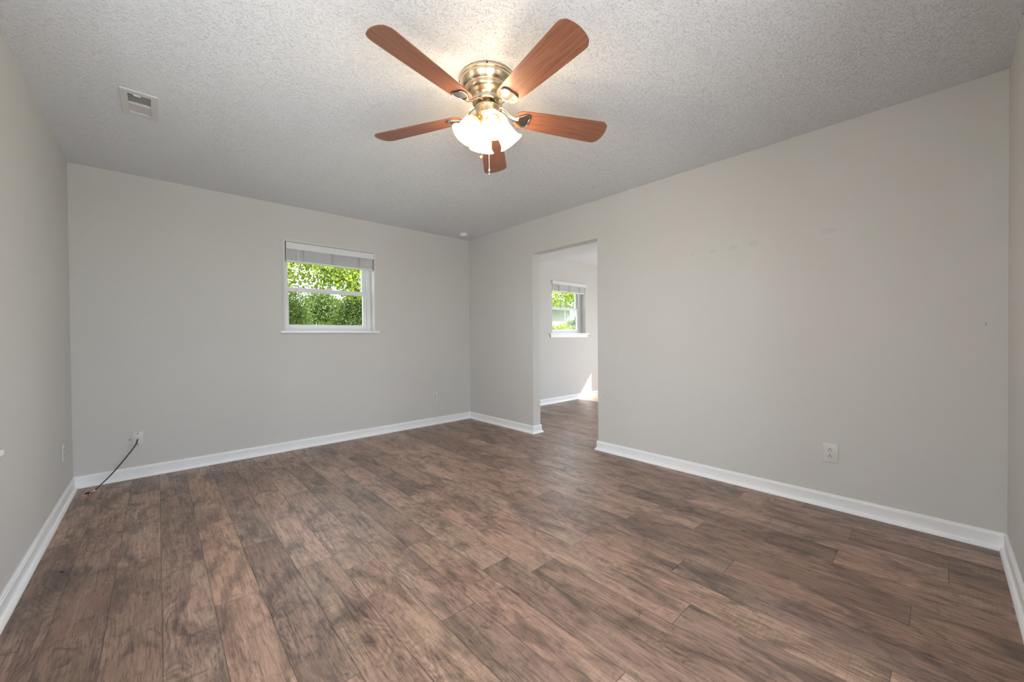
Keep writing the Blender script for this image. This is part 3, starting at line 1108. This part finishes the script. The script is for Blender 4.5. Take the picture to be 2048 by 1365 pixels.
# small marks
s = MB()
s.lathe([(0, 0.0), (0.0042, 0.0), (0.0046, -0.0012), (0.0040, -0.0018), (0, -0.001)], 14, Matrix.Rotation(-PI / 2, 4, 'X'))
o = s.build('wall_anchor', M['darkscrew'], None, True)
o.location = (-3.3575, 0, 0.313)
tag(o, 'tiny dark screw anchor in the wall just left of the cable plate', 'screw')
s = MB()
s.sphere((0, 0, 0.0025), 0.006, sy=0.7, sz=0.45, seg=10)
o = s.build('debris_speck', M['speck'], None, True)
o.location = (-3.538, -1.533, 0.0)
tag(o, 'small dark speck of debris on the floor near the left baseboard', 'debris')

# ------------------------------------------------------------------ outside
GZ = -0.45
s = MB()
s.box(-60, 70, -60, 70, GZ - 0.2, GZ)
o = s.build('ground', M['grass'])
o['kind'] = 'structure'
s = MB()
s.box(-14, X2 + WT + 9, -24, -D - WT, GZ, GZ + 0.06)
s.box(-14, -W - WT, -D - WT, 1.0, GZ, GZ + 0.06)
s.box(X2 + WT, X2 + WT + 9, -D - WT, 1.0, GZ, GZ + 0.06)
o = s.build('bounce_paving', M['concrete'])  # unseen pale paving added to bounce sunlight up into the rooms
o['kind'] = 'structure'
s = MB()
s.box(-W - WT - 2.5, -W - WT - 2.3, -7.0, 3.0, GZ + 0.06, 2.5)
o = s.build('wall_light_block', M['concrete'])  # unseen wall added to cut the sky light through the left window
o['kind'] = 'structure'


def leaves(name, blobs, n, size, mat, parent, seed, droop=0.3, clump=0.22, per=7):
    """leaf cloud: sprays of small folded leaves scattered through overlapping ellipsoids (cx,cy,cz,rx,ry,rz)"""
    rg = np.random.default_rng(seed)
    B = np.array(blobs)
    vol = B[:, 3] * B[:, 4] * B[:, 5]
    nc = n // per
    idx = rg.choice(len(B), nc, p=vol / vol.sum())
    d = rg.normal(size=(nc, 3))
    d /= np.linalg.norm(d, axis=1)[:, None]
    rad = rg.uniform(0.45, 1.0, nc) ** 0.5
    cen = B[idx, :3] + d * rad[:, None] * B[idx, 3:]
    c = np.repeat(cen, per, axis=0) + rg.normal(size=(nc * per, 3)) * clump * np.array([1, 1, 0.55])
    n = len(c)
    ax = rg.normal(size=(n, 3)) + np.array([0, 0, -droop])
    ax /= np.linalg.norm(ax, axis=1)[:, None]
    nr = rg.normal(size=(n, 3)) + np.array([0, 0, 0.8])
    sd = np.cross(ax, nr)
    sd /= np.linalg.norm(sd, axis=1)[:, None] + 1e-9
    nr = np.cross(sd, ax)
    L = size * rg.uniform(0.6, 1.25, n)[:, None]
    p0 = c
    p1 = c + ax * L * 0.5 + sd * L * 0.36 + nr * L * 0.08
    p2 = c + ax * L
    p3 = c + ax * L * 0.5 - sd * L * 0.36 + nr * L * 0.08
    v = np.stack([p0, p1, p2, p3], axis=1).reshape(-1, 3).astype(np.float32)
    me = bpy.data.meshes.new(name)
    me.vertices.add(len(v))
    me.vertices.foreach_set('co', v.ravel())
    me.loops.add(n * 4)
    me.loops.foreach_set('vertex_index', np.arange(n * 4, dtype=np.int32))
    me.polygons.add(n)
    me.polygons.foreach_set('loop_start', np.arange(0, n * 4, 4, dtype=np.int32))
    me.update(calc_edges=True)
    tone = np.clip(np.repeat(rg.normal(0.5, 0.2, nc), per) + rg.normal(0, 0.2, n), 0, 1)
    at = me.attributes.new('leaf_tone', 'FLOAT', 'FACE')
    at.data.foreach_set('value', tone.astype(np.float32))
    me.materials.append(mat)
    o = bpy.data.objects.new(name, me)
    COL.objects.link(o)
    o.parent = parent
    return o


def tree(name, loc, label, blobs, n, size, mat, seed, trunk=None, group=None, cat='tree', **kw):
    root = empty(name, loc, label, cat, group)
    leaves('foliage', blobs, n, size, mat, root, seed, **kw)
    s = MB()
    rg = random.Random(seed)
    th, tr = trunk
    s.tube([(0, 0, -0.1), (0.04, 0.03, th * 0.5), (0.0, 0.06, th)], [tr * 1.3, tr, tr * 0.6], 10)
    for b in blobs[:6]:
        e = Vector(b[:3])
        st = Vector((0, 0.03, th * rg.uniform(0.45, 0.9)))
        mid_ = (st + e) / 2 + Vector((0, 0, 0.15))
        s.tube([st, mid_, e], [tr * 0.4, tr * 0.25, tr * 0.08], 6)
    s.build('trunk', M['bark'], root, True)
    return root


G = lambda x, y: (x, y, GZ)
# maple in front of the back window: leafy boughs, one hanging low on the right
tree('maple_tree', G(1.2, 6.2), 'bright yellow-green maple filling the top of the back window', [
    (-1.6, -0.2, 3.4, 1.3, 1.0, 0.55), (-0.4, -0.4, 3.1, 1.1, 0.9, 0.45), (0.6, -0.6, 2.9, 0.9, 0.8, 0.5), (0.3, -0.9, 2.55, 0.55, 0.5, 0.35),
    (-1.0, 0.6, 4.2, 1.6, 1.4, 0.7), (0.6, 0.4, 4.2, 1.5, 1.3, 0.8), (-0.2, 0.3, 5.2, 1.6, 1.5, 1.0), (1.6, -0.2, 3.5, 1.2, 1.0, 0.7), (-2.4, 0.3, 4.2, 1.2, 1.1, 0.7)],
    56000, 0.078, M['maple'], 3, (4.6, 0.12), None, droop=0.7)
ever = [(0, 0, 1.0, 1.1, 0.9, 1.0), (0, 0, 1.9, 1.05, 0.85, 0.95), (0.1, 0, 2.7, 0.8, 0.7, 0.7), (-0.1, 0, 3.2, 0.45, 0.45, 0.5)]
for x, y, sd, lb in ((-3.2, 10.6, 13, 'dark evergreen at the left edge of the back window view'),
                     (-0.45, 9.6, 11, 'dark fine-leaved evergreen left of centre behind the bright maple'),
                     (2.3, 9.7, 12, 'dark fine-leaved evergreen right of centre behind the bright maple'),
                     (5.1, 10.6, 14, 'dark evergreen at the right edge of the back window view')):
    tree('evergreen_tree', G(x, y), lb, ever, 70000, 0.055, M['cedar'], sd, (3.0, 0.10), 'evergreens beyond the back window', clump=0.12)
for x, y, sd, lb in ((-1.45, 13.4, 15, 'evergreen filling the gap left of the maple, farther back'), (1.9, 13.0, 16, 'evergreen filling the gap at the middle, farther back'),
                     (5.4, 14.0, 17, 'evergreen filling the gap right of the maple, farther back')):
    tree('evergreen_tree', G(x, y), lb, ever, 40000, 0.085, M['cedar'], sd, (3.0, 0.10), 'evergreens beyond the back window', clump=0.14)

# beyond the adjoining room's window: shrubs, a pale house and a loose tree behind it
tree('garden_shrub', G(9.55, 6.6), 'yellow-green shrub at the lower left of the doorway window view', [
    (0, 0, 0.9, 0.75, 0.7, 0.8), (0.1, 0, 1.55, 0.65, 0.6, 0.5)], 16000, 0.075, M['shrub'], 21, (1.4, 0.05), 'greenery beyond the doorway window', cat='shrub', clump=0.13)
tree('garden_shrub', G(12.0, 7.3), 'darker green shrub at the lower right of the doorway window view', [
    (0, 0, 1.0, 0.8, 0.7, 0.9), (-0.3, 0, 1.9, 0.6, 0.6, 0.6), (0.1, 0, 2.4, 0.4, 0.4, 0.4)], 15000, 0.075, M['cedar'], 22, (1.8, 0.05), 'greenery beyond the doorway window', cat='shrub', clump=0.13)
tree('shade_tree', G(23.0, 13.4), 'loose sunlit tree in the top of the doorway window', [
    (-8.0, -0.5, 4.0, 1.6, 1.3, 0.7), (-6.4, -0.3, 4.3, 1.6, 1.3, 0.8), (-4.6, -0.8, 3.9, 1.8, 1.4, 0.7), (-2.8, -0.5, 4.4, 1.9, 1.4, 0.9), (-1.0, 0, 4.2, 1.6, 1.3, 0.8),
    (-3.0, 0, 5.6, 2.6, 2.0, 1.2), (-6.0, 0, 5.6, 2.2, 1.6, 1.0), (0, 0, 5.6, 2.0, 1.6, 1.2)],
    20000, 0.13, M['maple'], 23, (5.4, 0.2), 'greenery beyond the doorway window', droop=0.5)
house = empty('neighbouring_house', G(18.0, 19.0), 'pale house glimpsed beyond the doorway window', 'house')
s = MB()
s.box(-6.0, 5.0, -2, 4, 0, 3.9)
s.build('wall', M['siding'], house)
for x0, x1 in ((-6.0, -5.9), (4.2, 4.3), (4.9, 5.0)):
    s = MB()
    s.box(x0, x1, -2.03, -2.0, 0, 3.9)
    s.build('corner_board', M['vinyl'], house)
s = MB()
s.prism([(-2.6, 3.9), (4.6, 3.9), (1.0, 5.4)], -6.4, 5.4)
rf = s.build('roof', M['shingle'], house)
rf.matrix_local = Matrix(((0, 0, 1, 0), (1, 0, 0, 0), (0, 1, 0, 0), (0, 0, 0, 1)))
